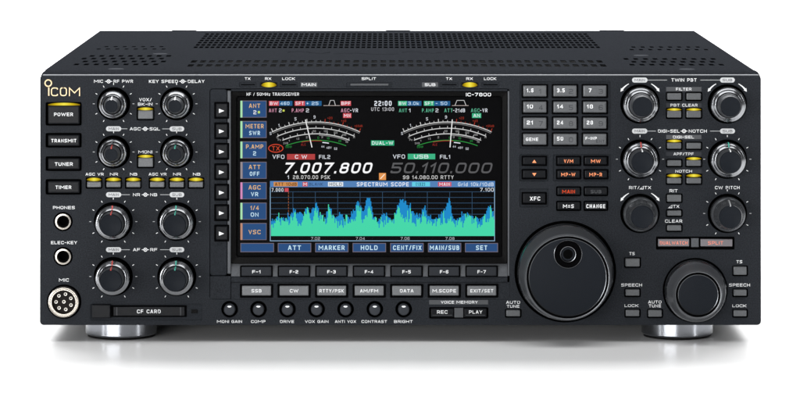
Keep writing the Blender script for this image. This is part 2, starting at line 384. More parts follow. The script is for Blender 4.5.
# CF card slot
recess(90.5, 303.8, 202.2, 320.4, .8, -.5)
for x0, y0, x1, y1, h_, nm, m_ in ((111, 305.3, 186.6, 317, .1, 'card_slot_frame', 'black'),):
    key(nm, x0, y0, x1, y1, M[m_], .5, .3, .2, base=-.4, cut=False)
o = key('card_door', 113.5, 306.8, 184.6, 315.8, M['key'], .5, .3, .2, base=.2, cut=False); text(o, 'CF CARD', 137, 160.6, 311.4, 3.7, M['white'], .76, .03)
bar(116.5, 307.2, 117.2, 315.4, M['bar'], .75, 'groove', o); bar(180.2, 307.2, 180.9, 315.4, M['bar'], .75, 'groove', o)
key('eject_button', 91.8, 304.6, 110.4, 318.3, M['key'], 2.4, .4, .5, base=-.5, cut=False)
key('access_light', 191.2, 309.6, 197.6, 313.2, M['gloss'], .5, .2, .1, base=-.4, cut=False)
# ------------------------------------------------------------------ display area
hole_rect(209.6, 88.6, 509.6, 299.4, 3)
PB = -1.0
def slab(name, x0, y0, x1, y1, h, m, th=1.2, r=.3, ch=.2, parent=radio):
    a = W(x0, y0, h); b = W(x1, y1, h)
    return obj(name, keymesh((b.x-a.x)/MM, (a.z-b.z)/MM, th, r, ch, 0.3), m, parent, ((a.x+b.x)/2, (-h+th)*MM, (a.z+b.z)/2))
slab('arrow_key_panel', 209.9, 88.9, 227, 275.6, -.35, M['plate'], 2.4, 1.6, .5)
slab('display_trim', 227.3, 90.6, 231, 274, -.2, M['trim_dull'], 3.2, .3, .8)
slab('display_trim', 507.7, 91, 509.7, 276, -.1, M['trim_dull'], 3.2, .2, .5)
slab('display_header', 231.2, 88.9, 507.5, 91.2, -.5, M['panel'], 2.4, .2, .3)
slab('panel_foot', 209.9, 276.2, 230.8, 299.2, -.15, M['panel'], 2.4, .4, .3)
for i in range(7):
    y0 = 102+20.45*i
    pocket(214.2, y0, 229.2, y0+16.9, .1)
    o = key('arrow_key', 215.9, y0+1.6, 227.6, y0+15.3, M['key'], 2.2, .5, .6, base=-.1, cut=False)
    c = W(221.4, y0+8.9, 2.16); obj('arrow_mark', flat2([[(-1.45, -1.25), (1.65, 0), (-1.45, 1.25)]]), M['white'], o, c)
# display body: bezel frame with opening, screen set back
disp_c = W(369, 177.5, 0)
def frame_mesh(x0, y0, x1, y1, ix0, iy0, ix1, iy1, h0, h1):
    def rg(a0, b0, a1, b1, h, r): 
        p = W(a0, b0, 0); q = W(a1, b1, 0); cx, cz = (p.x+q.x)/2, (p.z+q.z)/2
        return [(cx+x-disp_c.x, -h*MM, cz+z-disp_c.z) for x, z in rrect(q.x-p.x, p.z-q.z, r*MM, 4)]
    rs = [rg(x0, y0, x1, y1, -4, 1), rg(x0, y0, x1, y1, h0-.3, 1), rg(x0+.5, y0+.5, x1-.5, y1-.5, h0, 1), rg(ix0-1.5, iy0-1.5, ix1+1.5, iy1+1.5, h0-.2, 1.4), rg(ix0, iy0, ix1, iy1, h1, 1.2)]
    return loops(rs, False, False, 30)
disp = obj('display', frame_mesh(231.3, 91.4, 507.4, 264, 237.5, 97.5, 501, 256, -.6, -2.6), M['gloss'], radio, disp_c)
SH = -2.4
a = W(236, 90, SH); b = W(503, 258, SH)
bar(234, 94.5, 504.5, 259.5, M['screen'], SH, 'screen_glass', disp)
text(disp, 'HF / 50MHz TRANSCEIVER', 246.6, 299, 94.2, 3.0, M['white'], -.45, .0); text(disp, 'IC-7800', 466, 491, 94.6, 3.4, M['white'], -.45, .03)
# F-key tray: slope rising towards the viewer, lighter paint adds the light from above
def slope(name, x0, x1, ya, ha, yb, hb, m, back=-4.2):
    p = [W(x0, ya, 0), W(x1, yb, 0)]; xa, xb = p[0].x, p[1].x; za, zb_ = p[0].z, p[1].z; cx, cz = (xa+xb)/2, (za+zb_)/2
    v = [(xa-cx, -ha*MM, za-cz), (xb-cx, -ha*MM, za-cz), (xb-cx, -hb*MM, zb_-cz), (xa-cx, -hb*MM, zb_-cz),
         (xa-cx, -back*MM, za-cz), (xb-cx, -back*MM, za-cz), (xb-cx, -back*MM, zb_-cz), (xa-cx, -back*MM, zb_-cz)]
    return obj(name, mesh(v, [(0, 3, 2, 1), (4, 5, 6, 7), (0, 1, 5, 4), (3, 7, 6, 2), (0, 4, 7, 3), (1, 2, 6, 5)]), m, radio, (cx, 0, cz))
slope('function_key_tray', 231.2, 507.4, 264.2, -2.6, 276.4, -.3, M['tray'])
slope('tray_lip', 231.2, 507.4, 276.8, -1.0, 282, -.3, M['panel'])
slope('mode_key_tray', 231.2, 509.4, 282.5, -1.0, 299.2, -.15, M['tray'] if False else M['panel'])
modes = ('SSB', 'CW', 'RTTY/PSK', 'AM/FM', 'DATA', 'M.SCOPE', 'EXIT/SET'); mw = (10, 8.5, 24.5, 18, 13.5, 23.5, 23)
for i in range(7):
    x0 = 241.4+37.55*i; xc = x0+15
    pocket(x0-1.4, 265.5, x0+31.3, 277, -.15)
    o = key('function_key', x0, 267, x0+29.9, 276, M['fkey'], 3.2, .4, .55, base=-2.2, cut=False)
    text(o, 'F-%d' % (i+1), xc-4.2, xc+4.2, 271.8, 3.2, M['white'], 1.06, .035)
    pocket(x0-1.5, 283.9, x0+31.7, 297.7, -.05)
    o = key('mode_key', x0+.6, 286, x0+29.6, 295.6, M['lkey'], 2.6, .35, .5, base=-.9, cut=False)
    text(o, modes[i], xc+.1-mw[i]/2, xc+.1+mw[i]/2, 290.8, 3.3, M['white'], 1.76, .03)
# indicator windows above the display
for x0, x1, lit in ((239.2, 256.6, 0), (260, 277.8, 1), (280, 298, 0), (440.4, 458.2, 0), (461, 478.8, 1), (481.6, 499.4, 0)):
    recess(x0, 82.2, x1, 87.2, .8, -.5)
    if lit:
        o = key('indicator_light', x0+1.2, 82.8, x1-1.2, 86.7, M['black'], .3, .3, .1, base=-.45, cut=False)
        lens(x0+1.4, 82.4, x1-1.4, 87.2, o, .15)
    else:
        key('indicator_light', x0+1.8, 84.3, x1-1.8, 85.2, M['black'], .3, .1, .1, base=-.45, cut=False)
recess(346.2, 82.4, 392, 87.3, .8, -.5); key('indicator_light', 350.5, 83.6, 388.5, 85.6, M['bar'], .3, .1, .1, base=-.45, cut=False)
# ------------------------------------------------------------------ knobs
def pointer(parent, px, py, pts, m):                     # ridge down the knob's front: list of (r,h) mm, at 12 o'clock
    wd = .34; rings = []
    for r, h in pts: rings.append([(-wd*MM, -h*MM, r*MM), (wd*MM, -h*MM, r*MM)])
    v = [p for r in rings for p in r]; fs = [(2*i, 2*i+1, 2*i+3, 2*i+2) for i in range(len(pts)-1)]
    me = mesh(v, fs); bm = bmesh.new(); bm.from_mesh(me); bmesh.ops.solidify(bm, geom=bm.faces, thickness=.00012); bm.to_mesh(me); bm.free()
    return obj('pointer', me, m, parent, W(px, py))
def ticks(px, py, r0, r1, angs):
    for a in angs:
        rm = (r0+r1)/2; t = math.radians(a); c = W(px+rm*math.sin(t), py-rm*math.cos(t), .05)
        o = obj('dial_tick', tickm, M['white'] if abs(a) != 90 else M['dim'], panel, c); o.rotation_euler = (0, t, 0)
tickm = flat2([[(-.19, -.58), (.19, -.58), (.19, .58), (-.19, .58)]])
TA = [-150, -120, -90, -60, -30, 0, 30, 60, 90, 120, 150]
def wellfor(px, py, r):
    hole_circle(px, py, r)
P_ = 1/1.7
def knobA(px, py, ptr):
    wellfor(px, py, 16.6); ticks(px, py, 18.8, 20.9, TA)
    k = obj('dual_knob', annulus([(8.0, -3.5), (8.2, 5), (8.1, 7.6), (7.55, 8.3), (7.15, 8.5), (7.05, 9.2), (6.4, 10.1), (5.6, 10.75), (5.45, 10.7), (5.35, 10.3), (5.35, -3.5)]), M['ring'], radio, W(px, py))
    i = obj('inner_knob', lathe([(4.85, -3), (4.85, 11.5), (4.4, 15.5), (4.0, 17.6), (3.8, 18.0)]), M['knobside'], k, W(px, py))
    obj('knob_face', lathe([(3.82, 17.7), (3.76, 18.1), (3.5, 18.35), (3.3, 18.2), (.01, 18.1)]), M['knobface'], k, W(px, py))
    pointer(k, px, py, [(4.95, 11.4), (4.5, 15.5), (4.1, 17.7), (3.82, 18.2), (3.5, 18.5)], ptr); return k
def knobB(px, py, ptr, tk=TA):
    wellfor(px, py, 19.5); ticks(px, py, 22, 24, tk)
    k = obj('dual_knob', annulus([(9.7, -3.5), (10.0, 5), (9.97, 7.4), (9.3, 8.1), (8.98, 8.2), (8.9, 8.8), (8.3, 9.5), (7.75, 9.8), (7.6, 9.7), (7.55, -3.5)]), M['ring'], radio, W(px, py))
    obj('inner_knob', lathe([(7.1, -3), (7.1, 11), (6.75, 16.5), (6.4, 19.3)]), M['knobside'], k, W(px, py))
    obj('knob_face', lathe([(6.52, 19.0), (6.42, 19.5), (6.1, 19.9), (5.8, 19.75), (.01, 19.6)]), M['knobface'], k, W(px, py))
    pointer(k, px, py, [(10.05, 7.4), (9.36, 8.2), (9.04, 8.3), (8.96, 8.9), (8.34, 9.6), (7.8, 9.9)], ptr)
    pointer(k, px, py, [(7.2, 11.0), (6.85, 16.5), (6.5, 19.4), (6.0, 20.0)], ptr); return k
def knobC(px, py, ptr, tk=None):
    wellfor(px, py, 19.7)
    if tk: ticks(px, py, 22.2, 24, tk)
    k = obj('dual_knob', annulus([(10.0, -3.5), (10.3, 5), (10.2, 7.0), (9.5, 7.8), (9.1, 8.0), (9.0, 8.7), (8.2, 9.6), (7.65, 9.9), (7.5, 9.7), (7.5, -3.5)]), M['ring'], radio, W(px, py))
    if ptr is None:
        obj('inner_knob', lathe([(7.1, -3), (7.1, 11.5), (6.9, 13.2), (6.35, 13.8), (6.2, 18.6), (5.9, 20.2)]), M['knobside'], k, W(px, py))
        obj('knob_face', lathe([(5.92, 19.9), (5.84, 20.4), (5.5, 20.8), (.01, 20.6)]), M['knobface'], k, W(px, py))
    else:
        obj('inner_knob', lathe([(7.1, -3), (7.1, 11.0), (6.8, 17.5), (6.4, 19.3)]), M['knobside'], k, W(px, py))
        obj('knob_face', lathe([(6.42, 19.0), (6.34, 19.5), (6.0, 19.9), (5.7, 19.75), (.01, 19.6)]), M['knobface'], k, W(px, py))
        pointer(k, px, py, [(10.35, 5), (10.27, 7.1), (9.57, 7.9), (9.17, 8.1), (9.07, 8.8), (8.26, 9.7), (7.7, 10.0)], ptr)
        pointer(k, px, py, [(7.15, 11.0), (6.87, 17.5), (6.47, 19.4), (6.0, 20.0)], M['white_ptr'])
    return k
def knobD(px, py, ptr, tk=None):
    wellfor(px, py, 19.7)
    if tk: ticks(px, py, 22.2, 24, tk)
    k = obj('knob', lathe([(9.8, -3.5), (10.15, 5), (10.1, 6.2), (9.6, 6.9), (9.0, 7.4), (8.7, 9.5), (7.9, 14), (7.1, 17.8), (6.65, 18.7)]), M['satin'], radio, W(px, py))
    obj('knob_face', lathe([(6.67, 18.6), (6.6, 19.2), (6.2, 19.6), (5.9, 19.5), (.01, 19.4)]), M['knobface'], k, W(px, py))
    if ptr: pointer(k, px, py, [(8.78, 9.6), (7.98, 14.0), (7.18, 17.9), (6.6, 19.4), (6.1, 19.8)], ptr)
    return k
knobA(113.6, 103.8, M['white_ptr']); knobA(176.6, 103.8, M['white_ptr']); knobA(113.6, 152, M['red_ptr']); knobA(176.6, 152, M['green_ptr'])
for y in (221.6, 276.5): knobB(113.3, y, M['red_ptr']); knobB(176.8, y, M['green_ptr'])
for x in (640, 727.3): knobC(x, 104, None)
TB = TA
knobC(640, 159.2, M['red_ptr'], TB); knobC(727.3, 159.2, M['green_ptr'], TB)
knobD(640, 213.4, None); knobD(727.3, 213.4, M['dim'], TB)
# small trimmer knobs
for px in (229.6, 258.5, 287.5, 316.6, 345.6, 374.8, 403.7):
    wellfor(px, 309.2, 8.3)
    k = obj('trimmer_knob', lathe([(3.35, -3.5), (3.35, 1.0), (3.1, 2.2), (2.8, 2.65), (2.6, 2.7), (.01, 2.7)], 64, 15), M['trimmer'], radio, W(px, 309.4))
    c = W(px, 309.4); c.y = -.0028
    obj('pointer', flat2([[(-1.35, 2.1), (-.5, 1.5), (.5, 1.5), (1.35, 2.1), (.7, 2.5), (-.7, 2.5)]]), M['white_ptr'], k, c)
# tuning dials
def dial(px, py, R, F, h, name, well):
    hole_circle(px, py, well, 96)
    r = R*P_; f_ = F*P_
    k = obj(name, lathe([(r-.4, -3.5), (r, 2), (r, 4.5), (r-.35, 5.6), (r-1.0, 6.3), (f_+(r-f_)*.55, h*.5), (f_+(r-f_)*.25, h*.8), (f_+.5, h-1.2), (f_, h-.6)], 128), M['dialring'], radio, W(px, py))
    obj('dial_rim', annulus([(f_+.1, h-1.2), (f_+.05, h-.45), (f_-.25, h-.05), (f_-.55, h-.1), (f_-.7, h-.9)], 128), M['edge'], k, W(px, py))
    obj('rim_groove', annulus([(f_-.6, h-.9), (f_-.6, h-.55), (f_-2.0, h-.55), (f_-2.0, h-.9)], 128), M['black'], k, W(px, py))
    obj('face_edge', annulus([(f_-1.7, h-1.0), (f_-1.72, h-.3), (f_-1.95, h-.02), (f_-2.2, h-.1), (f_-2.25, h-1.0)], 128), M['darkring'], k, W(px, py))
    obj('dial_face', lathe([(f_-2.2, h-1.2), (f_-2.22, h-.2), (f_-2.5, h-.14), (.02, h-.16)], 128), M['knobface'], k, W(px, py))
    obj('skirt_edge', annulus([(r+.06, 3.6), (r+.05, 4.6), (r-.3, 5.72), (r-.95, 6.42), (r-1.3, 6.0), (r-1.2, 3.6)], 128), M['ring'], k, W(px, py))  # brighter metal ring added for the highlight on the skirt's outer edge
    return k
kd = dial(565.3, 271.6, 48, 41.6, 27, 'main_tuning_dial', 50.8)
c = W(568, 254.2, 27)
c.y = -.0270
obj('finger_dimple', annulus([(8.2, -.3), (8.2, .25), (7.7, .35), (7.3, .0), (5.0, -.1), (4.9, .45), (4.5, .55), (4.1, .1), (3.7, -.25), (3.7, -.3)], 64), M['black'], kd, c)
obj('dimple_cup', lathe([(3.75, -.28), (2.5, -.1), (.02, -.05)], 48), M['void'], kd, c)
obj('dimple_outline', annulus([(8.25, -.1), (8.22, .3), (7.95, .42), (7.8, .2)], 64), M['darkring'], kd, c)
obj('dimple_rim', annulus([(4.75, .4), (4.6, .68), (4.25, .62), (4.2, .4)], 64), M['darkring'], kd, c)
dial(695.2, 290.4, 30.8, 23.2, 20, 'sub_tuning_dial', 32.4)
# ------------------------------------------------------------------ jacks
for px, py in ((63.1, 221.6), (63.1, 256.6)):
    hole_circle(px, py, 9.6)
    j = obj('jack_socket', annulus([(4.85, -3.5), (4.85, .2), (4.6, .75), (3.7, .85), (3.35, .4), (3.3, -3.5)]), M['jack'], radio, W(px, py))
    obj('socket_hole', annulus([(3.3, -3.6), (3.3, -.4), (2.4, -1.2), (2.4, -3.6)]), M['void'], j, W(px, py))
hole_circle(64.1, 301.7, 17.2)
mc = obj('microphone_connector', annulus([(9.3, -3.5), (9.3, 1.2), (8.9, 2.4), (8.5, 2.5), (8.3, 2.0), (7.9, 2.0), (7.6, 2.6), (7.1, 2.6), (6.8, 2.2), (6.8, -3.5)]), M['jack'], radio, W(63.9, 301.7))
obj('connector_insert', lathe([(6.75, -3.4), (6.75, -.6), (6.6, -.4), (.02, -.4)]), M['conn'], mc, W(63.9, 301.7))
pin = annulus([(1.05, -1), (1.05, .3), (.95, .55), (.55, .5), (.5, -.9)], 16)
for i in range(8):
    a = math.radians(i*360/7+12); r = 0 if i == 7 else 4.6
    c = W(63.9, 301.7); obj('connector_pin', pin, M['pin'], mc, (c.x+r*MM*math.sin(a), c.y, c.z+r*MM*math.cos(a)))
# ------------------------------------------------------------------ printed legends on the panel
WH, DM = M['white'], M['dim']
def lab(s, x0, x1, y, h=3.5, m=None, bold=.024, **k): text(panel, s, x0, x1, y, h*.88, m or WH, .06, bold, **k)
def pill(x0, x1, y, s):
    a = W(x0, y-2.5, .05); b = W(x1, y+2.5, .05); w_, h_ = (b.x-a.x)/MM, (a.z-b.z)/MM
    o = obj('legend_pill', flat2([rrect(w_, h_, h_/2, 5)]), M['pill'], panel, ((a.x+b.x)/2, -.05*MM, (a.z+b.z)/2))
    lab(s, x0+2.6, x1-2.6, y, 2.9, M['panel'], .02, name='pill_legend'); texts[-1] = texts[-1][:7]+(.09,)+texts[-1][8:]
def line(x0, x1, y, t=.55): bar(x0, y-t/2, x1, y+t/2, DM, .05, 'printed_line')
def concentric(x, y, wd=3.6):                            # small ring symbol between dual-knob names
    c = W(x, y, .05); n = 20; v = []; fs = []
    for i in range(n):
        t = 2*math.pi*i/n
        for r in (1.15, .75): v.append((r*MM*math.cos(t), 0, r*MM*math.sin(t)))
    for i in range(n): j = (i+1) % n; fs.append((2*i, 2*i+1, 2*j+1, 2*j))
    b0 = len(v); v += [(.4*MM*math.cos(2*math.pi*i/8), 0, .4*MM*math.sin(2*math.pi*i/8)) for i in range(8)]; fs.append(tuple(range(b0, b0+8)))
    for sg in (-1, 1):
        b0 = len(v); w_ = wd*P_*MM; v += [(sg*.00115, 0, -.00016), (sg*w_, 0, -.00016), (sg*w_, 0, .00016), (sg*.00115, 0, .00016)]; fs.append((b0, b0+1, b0+2, b0+3))
    obj('concentric_mark', mesh(v, fs), WH, panel, c)
lab('MIC', 94, 103, 81.3); concentric(108.6, 81.4); lab('RF PWR', 113.6, 133, 81.3)
lab('KEY SPEED', 149, 177.8, 81.4); concentric(182.7, 81.4); lab('DELAY', 187.8, 204.5, 81.4)
lab('VOX/', 139.2, 151.6, 99.7, 3.6); lab('BK-IN', 138, 152.4, 104.2, 3.3)
lab('MONI', 138.4, 152.2, 152, 3.2)
pill(106, 121.3, 128.8, 'MAIN'); line(121.3, 127.4, 128.8); lab('AGC', 129.8, 140.6, 128.9, 3.4); concentric(145.2, 128.9, 3.4); lab('SQL', 149.6, 160, 128.9, 3.4); line(162.2, 169.6, 128.9); pill(169.6, 184.2, 128.9, 'SUB')
for s, x0, x1 in (('AGC VR', 85.6, 103.6), ('NR', 110, 118), ('NB', 130, 137.2), ('AGC VR', 148.8, 166.4), ('NR', 173.2, 181), ('NB', 193, 200.4)): lab(s, x0, x1, 174.2, 3.1)
for y, a_, b_ in ((194.7, 'NR', 'NB'), (249.7, 'AF', 'RF')):
    pill(106, 121.3, y, 'MAIN'); line(121.3, 129.8, y); lab(a_, 133, 140, y, 3.4); concentric(145.4, y, 3.6); lab(b_, 150.2, 157.2, y, 3.4); line(160.2, 169.6, y); pill(169.6, 184.2, y, 'SUB')
lab('PHONES', 53, 74.8, 207.6, 3.4); lab('ELEC-KEY', 51, 77, 242.6, 3.4); lab('MIC', 59, 68.8, 280, 3.6)
for s, x0, x1 in (('MONI GAIN', 217, 242), ('COMP', 251, 265.4), ('DRIVE', 280, 294), ('VOX GAIN', 305, 328.4), ('ANTI VOX', 335, 356), ('CONTRAST', 361.5, 387), ('BRIGHT', 394, 412.6)): lab(s, x0, x1, 321.5, 3.1)
for s, x0, x1 in (('TX', 244.8, 250.4), ('RX', 265, 271.2), ('LOCK', 282.2, 295), ('SPLIT', 361.6, 376), ('TX', 446, 452), ('RX', 466.2, 472.8), ('LOCK', 484, 496.2)): lab(s, x0, x1, 78.7, 2.9)
bar(300.6, 82.4, 317.2, 87, M['bar']); lab('MAIN', 301.6, 316, 84.7, 3.2, h=3.2) if False else lab('MAIN', 301.8, 315.8, 84.7, 3.2)
texts[-1] = texts[-1][:7]+(.1,)+texts[-1][8:]
bar(422, 82.4, 438, 87, M['bar']); lab('SUB', 424.8, 435.4, 84.7, 3.2); texts[-1] = texts[-1][:7]+(.1,)+texts[-1][8:]
def barlab(x0, y0, x1, y1, s, t0, t1, m='bar'):
    bar(x0, y0, x1, y1, M[m]); lab(s, t0, t1, (y0+y1)/2, 3.1); texts[-1] = texts[-1][:7]+(.1,)+texts[-1][8:]
barlab(429.2, 300, 488, 304.4, 'VOICE MEMORY', 441, 477.6)
barlab(666.2, 87, 701.4, 91.4, 'FILTER', 676, 691.5); barlab(666.2, 103.2, 701.4, 107.2, 'PBT CLEAR', 670.5, 697.5, 'faint'); barlab(666.2, 135, 701.4, 139.2, 'DIGI-SEL', 673, 694)
barlab(666.2, 151.9, 701.4, 155.9, 'APF/TPF', 673.6, 693.6, 'faint'); barlab(666.2, 169.2, 701.4, 173.2, 'NOTCH', 675.4, 692, 'faint')
pill(632, 647.5, 80.1, 'MAIN'); line(647.5, 667, 80.1); lab('TWIN PBT', 671.4, 696.6, 80, 3.7); line(700.4, 720, 80.1); pill(720, 734.8, 80.1, 'SUB')
pill(632, 647.3, 131.1, 'MAIN'); line(647.3, 655.8, 131.1); lab('DIGI-SEL', 658, 679.6, 131.1, 3.5); concentric(684, 131.1, 3.4); lab('NOTCH', 688.8, 706.8, 131.1, 3.5); line(710, 720, 131.1); pill(720, 735, 131.1, 'SUB')
lab('RIT/', 629, 639.4, 187.6, 3.5); lab('TX', 644.2, 651, 187.6, 3.5); lab('CW PITCH', 715, 739.6, 187.6, 3.6)
def delta(x, y):
    obj('delta_mark', flat2([[(-1.4, -1.05), (-.8, -1.05), (1.2, 1.05)], [(-.9, -1.05), (1.2, -1.05), (1.2, -.6), (-.6, -.6)], [(.85, -.6), (1.2, -.6), (1.2, 1.05), (.85, .7)]]), WH, panel, W(x, y, .06))
delta(641.6, 187.6); delta(670.2, 206.4)
lab('RIT', 669.5, 677.6, 190.8, 3.5); lab('TX', 673, 679.2, 206.4, 3.4); lab('CLEAR', 665, 682.2, 221.1, 3.5)
lab('TS', 629.4, 634.6, 253.6, 3.4); lab('SPEECH', 621.2, 642, 285, 3.4); lab('LOCK', 624.6, 638.4, 305.6, 3.0)
lab('AUTO', 648.2, 661.4, 302, 3.3); lab('TUNE', 648.8, 661, 305.9, 3.3); lab('AUTO', 506.2, 520, 302.3, 3.3); lab('TUNE', 506.8, 519.4, 306.3, 3.3)
lab('TS', 736.4, 742.2, 261.8, 3.4); lab('SPEECH', 729, 750, 285, 3.4); lab('LOCK', 732.4, 746.4, 305.8, 3.0)
# turn arrows beside the ringless knobs
def turn(px, py, sg):
    c = W(px, py, .05); R0, R1 = 22.2*P_, 23.9*P_; pts = []; n = 8; a0, a1 = 29, 50
    for i in range(n+1):
        t = math.radians(a0+(a1-a0)*i/n); k_ = .35+.65*i/n; pts.append((((R0+R1)/2+(R1-R0)/2*k_)*math.sin(t), ((R0+R1)/2+(R1-R0)/2*k_)*math.cos(t)))
    lo = []
    for i in range(n+1):
        t = math.radians(a0+(a1-a0)*i/n); k_ = .35+.65*i/n; lo.append((((R0+R1)/2-(R1-R0)/2*k_)*math.sin(t), ((R0+R1)/2-(R1-R0)/2*k_)*math.cos(t)))
    polys = []
    for i in range(n): polys.append([lo[i], lo[i+1], pts[i+1], pts[i]])
    t = math.radians(a1); t2 = math.radians(a1+8); Rm = (R0+R1)/2
    polys.append([((R0-.5)*math.sin(t), (R0-.5)*math.cos(t)), (Rm*math.sin(t2), Rm*math.cos(t2)), ((R1+.5)*math.sin(t), (R1+.5)*math.cos(t))])
    polys = [[(sg*x, z) for x, z in p][::-sg] for p in polys]
    obj('turn_arrow', flat2(polys), WH, panel, c)
for px, py in ((640, 104), (727.3, 104), (640, 213.4)):
    turn(px, py, 1); turn(px, py, -1)
# maker's mark
o = obj('maker_emblem', annulus([(2.25, -.3), (2.25, .35), (1.95, .45), (1.55, .35), (1.5, -.3)], 40), M['gold'], panel, W(48.3, 83.1))
a = W(48.3, 91, .3)
obj('maker_letter', keymesh(.75, 4.9, .5, .1, .1, .3), M['gold'], panel, (a.x+.0003, -.0, W(0, 91.6).z))
text(panel, 'COM', 51, 80, 91.8, 8.6, M['gold'], .35, -.003, 0, 'maker_letters')
# ------------------------------------------------------------------ screen picture
def sr(x0, y0, x1, y1, m, lay=1, name='screen_block', parent=None): return bar(x0, y0, x1, y1, m, SH+.03*lay, name, parent or disp)
def st(s, x0, x1, y, h, m, lay=4, bold=.012, shear=0., parent=None): text(parent or disp, s, x0, x1, y, h, m, SH+.03*lay, bold, shear, 'screen_text')
BLUE = E(46, 80, 128); EDGE = E(112, 104, 116); WT = E(235, 240, 248); PEACH = E(238, 190, 130); CY = E(205, 236, 250); PINK = E(215, 150, 175)
RED = E(205, 78, 88); GRN = E(62, 178, 130); TEAL = E(38, 92, 140); GT = E(95, 185, 150)
for i, (s1, s2, cc) in enumerate((('ANT', '2 *', (170, 228, 178)), ('METER', 'SWR', (170, 228, 178)), ('P.AMP', '2', (170, 228, 178)), ('ATT', 'OFF', (150, 140, 145)), ('AGC', 'VR', (214, 140, 190)), ('1/4', 'ON', (170, 228, 178)), ('VSC', '', (190, 140, 120)))):
    y0 = 100.6+20.4*i; y1 = y0+17
    k = sr(240.4, y0, 266.6, y1, EDGE, 1, 'soft_key'); sr(242.8, y0+.7, 266, y1-.6, BLUE, 2, 'key_fill', k); sr(240.4, y0+.2, 242.4, y1-.1, E(*cc), 2, 'key_strip', k)
    w1 = {'ANT': 5.6, 'METER': 9, 'P.AMP': 8.6, 'ATT': 5.8, 'AGC': 6, '1/4': 4.2, 'VSC': 6}[s1]; xc = 254.6
    yy = y0+(9 if not s2 else 5.2)
    st(s1, xc-w1, xc+w1, yy, 4.2, PEACH, 4, .02, 0, k)
    if s2 == '2 *': st('2', 253.4, 256.4, y0+11.7, 4, WT, 4, .03, 0, k); sr(257.8, y0+10.4, 260, y0+12.8, E(190, 220, 110), 4, 'star', k)
    elif s2:
        w2 = {'SWR': 5.4, '2': 1.5, 'OFF': 4.8, 'VR': 3.6, 'ON': 3.9}[s2]; st(s2, xc-w2, xc+w2, y0+12, 4.1, CY, 4, .03, 0, k)
for s, x0, x1, t0, t1 in (('', 240.4, 274, 0, 0), ('ATT', 277.8, 311.2, 288, 301), ('MARKER', 315.2, 348.4, 318.6, 344.6), ('HOLD', 352.6, 386, 360.8, 377.6), ('CENT/FIX', 390.2, 423.6, 393, 421.4), ('MAIN/SUB', 428, 461.2, 429.8, 459.2), ('SET', 465, 498, 476, 487.2)):
    k = sr(x0, 243, x1, 252.2, EDGE, 1, 'soft_key'); sr(x0+.7, 243.7, x1-.7, 251.5, BLUE, 2, 'key_fill', k)
    if s: st(s, t0, t1, 247.7, 4.6, CY, 4, .035, 0, k)
def chip(x0, x1, y0, y1, m, s, t0, t1, tm=WT): k = sr(x0, y0, x1, y1, m, 1, 'screen_chip'); st(s, t0, t1, (y0+y1)/2, (y1-y0)*.68, tm, 4, .025, 0, k)
chip(268.9, 279, 101, 105.8, RED, 'BW', 270, 278); chip(279, 292.4, 101, 105.8, TEAL, '460', 280.4, 289.4, E(200, 225, 245))
chip(294.6, 305, 101, 105.8, RED, 'SFT', 295.6, 303.8); chip(305, 321.6, 101, 105.8, TEAL, '+ 25', 306.4, 318.4, E(200, 225, 245)); chip(340.6, 351, 101, 105.8, RED, 'BPF', 341.4, 350.4)
chip(343, 351.4, 113.2, 118, RED, 'MN', 344, 350.4)
chip(398, 407, 101, 105.8, GRN, 'BW', 399, 406.2); chip(407, 421.4, 101, 105.8, TEAL, '3.0k', 408.2, 419, E(200, 225, 245)); chip(423.8, 434, 101, 105.8, GRN, 'SFT', 424.8, 433.2); chip(434, 450.2, 101, 105.8, TEAL, '- 50', 435.6, 447.2, E(200, 225, 245))
chip(472, 481.2, 113.2, 118, GRN, 'AN', 473.4, 480)
for s, x0, x1, m in (('ANT', 269, 276.8, PINK), ('2', 279, 281.6, WT), ('P.AMP', 291.8, 303.8, PINK), ('2', 306, 309, WT), ('AGC', 341, 349.4, PINK), ('-VR', 350, 358, WT),
                     ('ANT', 399, 407, GT), ('1', 408.8, 410.6, WT), ('P.AMP', 422, 433.8, GT), ('2', 435.6, 438.4, WT), ('ATT', 444.4, 452.6, GT), ('-21dB', 453, 465, WT), ('AGC', 471, 479.6, GT), ('-VR', 480, 487.4, WT)): st(s, x0, x1, 110.4, 3.7, m, 4, .01)
sr(282.6, 109.6, 284.6, 111.6, E(200, 210, 90), 4, 'star')
st('22:00', 374.4, 391.6, 103.4, 5, WT, 4, .03); st('UTC 13:00', 371.2, 394, 109.2, 3.6, E(200, 200, 205), 4, .01)
chip(371, 394.2, 140.4, 145.6, E(40, 165, 115), 'DUAL-W', 372, 393.2)
def poly_line(pts, wd, m, lay, name, parent=None):       # ribbon through pixel points
    h = SH+.03*lay; v = []; fs = []; c0 = W(*pts[0], h)
    for i, p in enumerate(pts):
        q = pts[min(i+1, len(pts)-1)]; o_ = pts[max(i-1, 0)]; dx, dy = q[0]-o_[0], q[1]-o_[1]; l = math.hypot(dx, dy) or 1
        nx, ny = -dy/l*wd/2, dx/l*wd/2
        for s in (1, -1): v.append(tuple(W(p[0]+s*nx, p[1]+s*ny, h)-c0))
    for i in range(len(pts)-1): fs.append((2*i, 2*i+1, 2*i+3, 2*i+2))
    return obj(name, mesh(v, fs), m, parent or disp, c0)
for x in (323.4, 452):
    poly_line([(x, 105.6), (x+16.6, 105.6)], .5, E(190, 175, 170), 2, 'filter_baseline')
    poly_line([(x+5.4, 105.4), (x+7, 100.4), (x+10.6, 100.4), (x+12, 105.4)] if x < 400 else [(x+3, 105.4), (x+5, 100.4), (x+12, 100.4), (x+14, 105.4)], .6, E(210, 210, 210), 3, 'filter_shape')
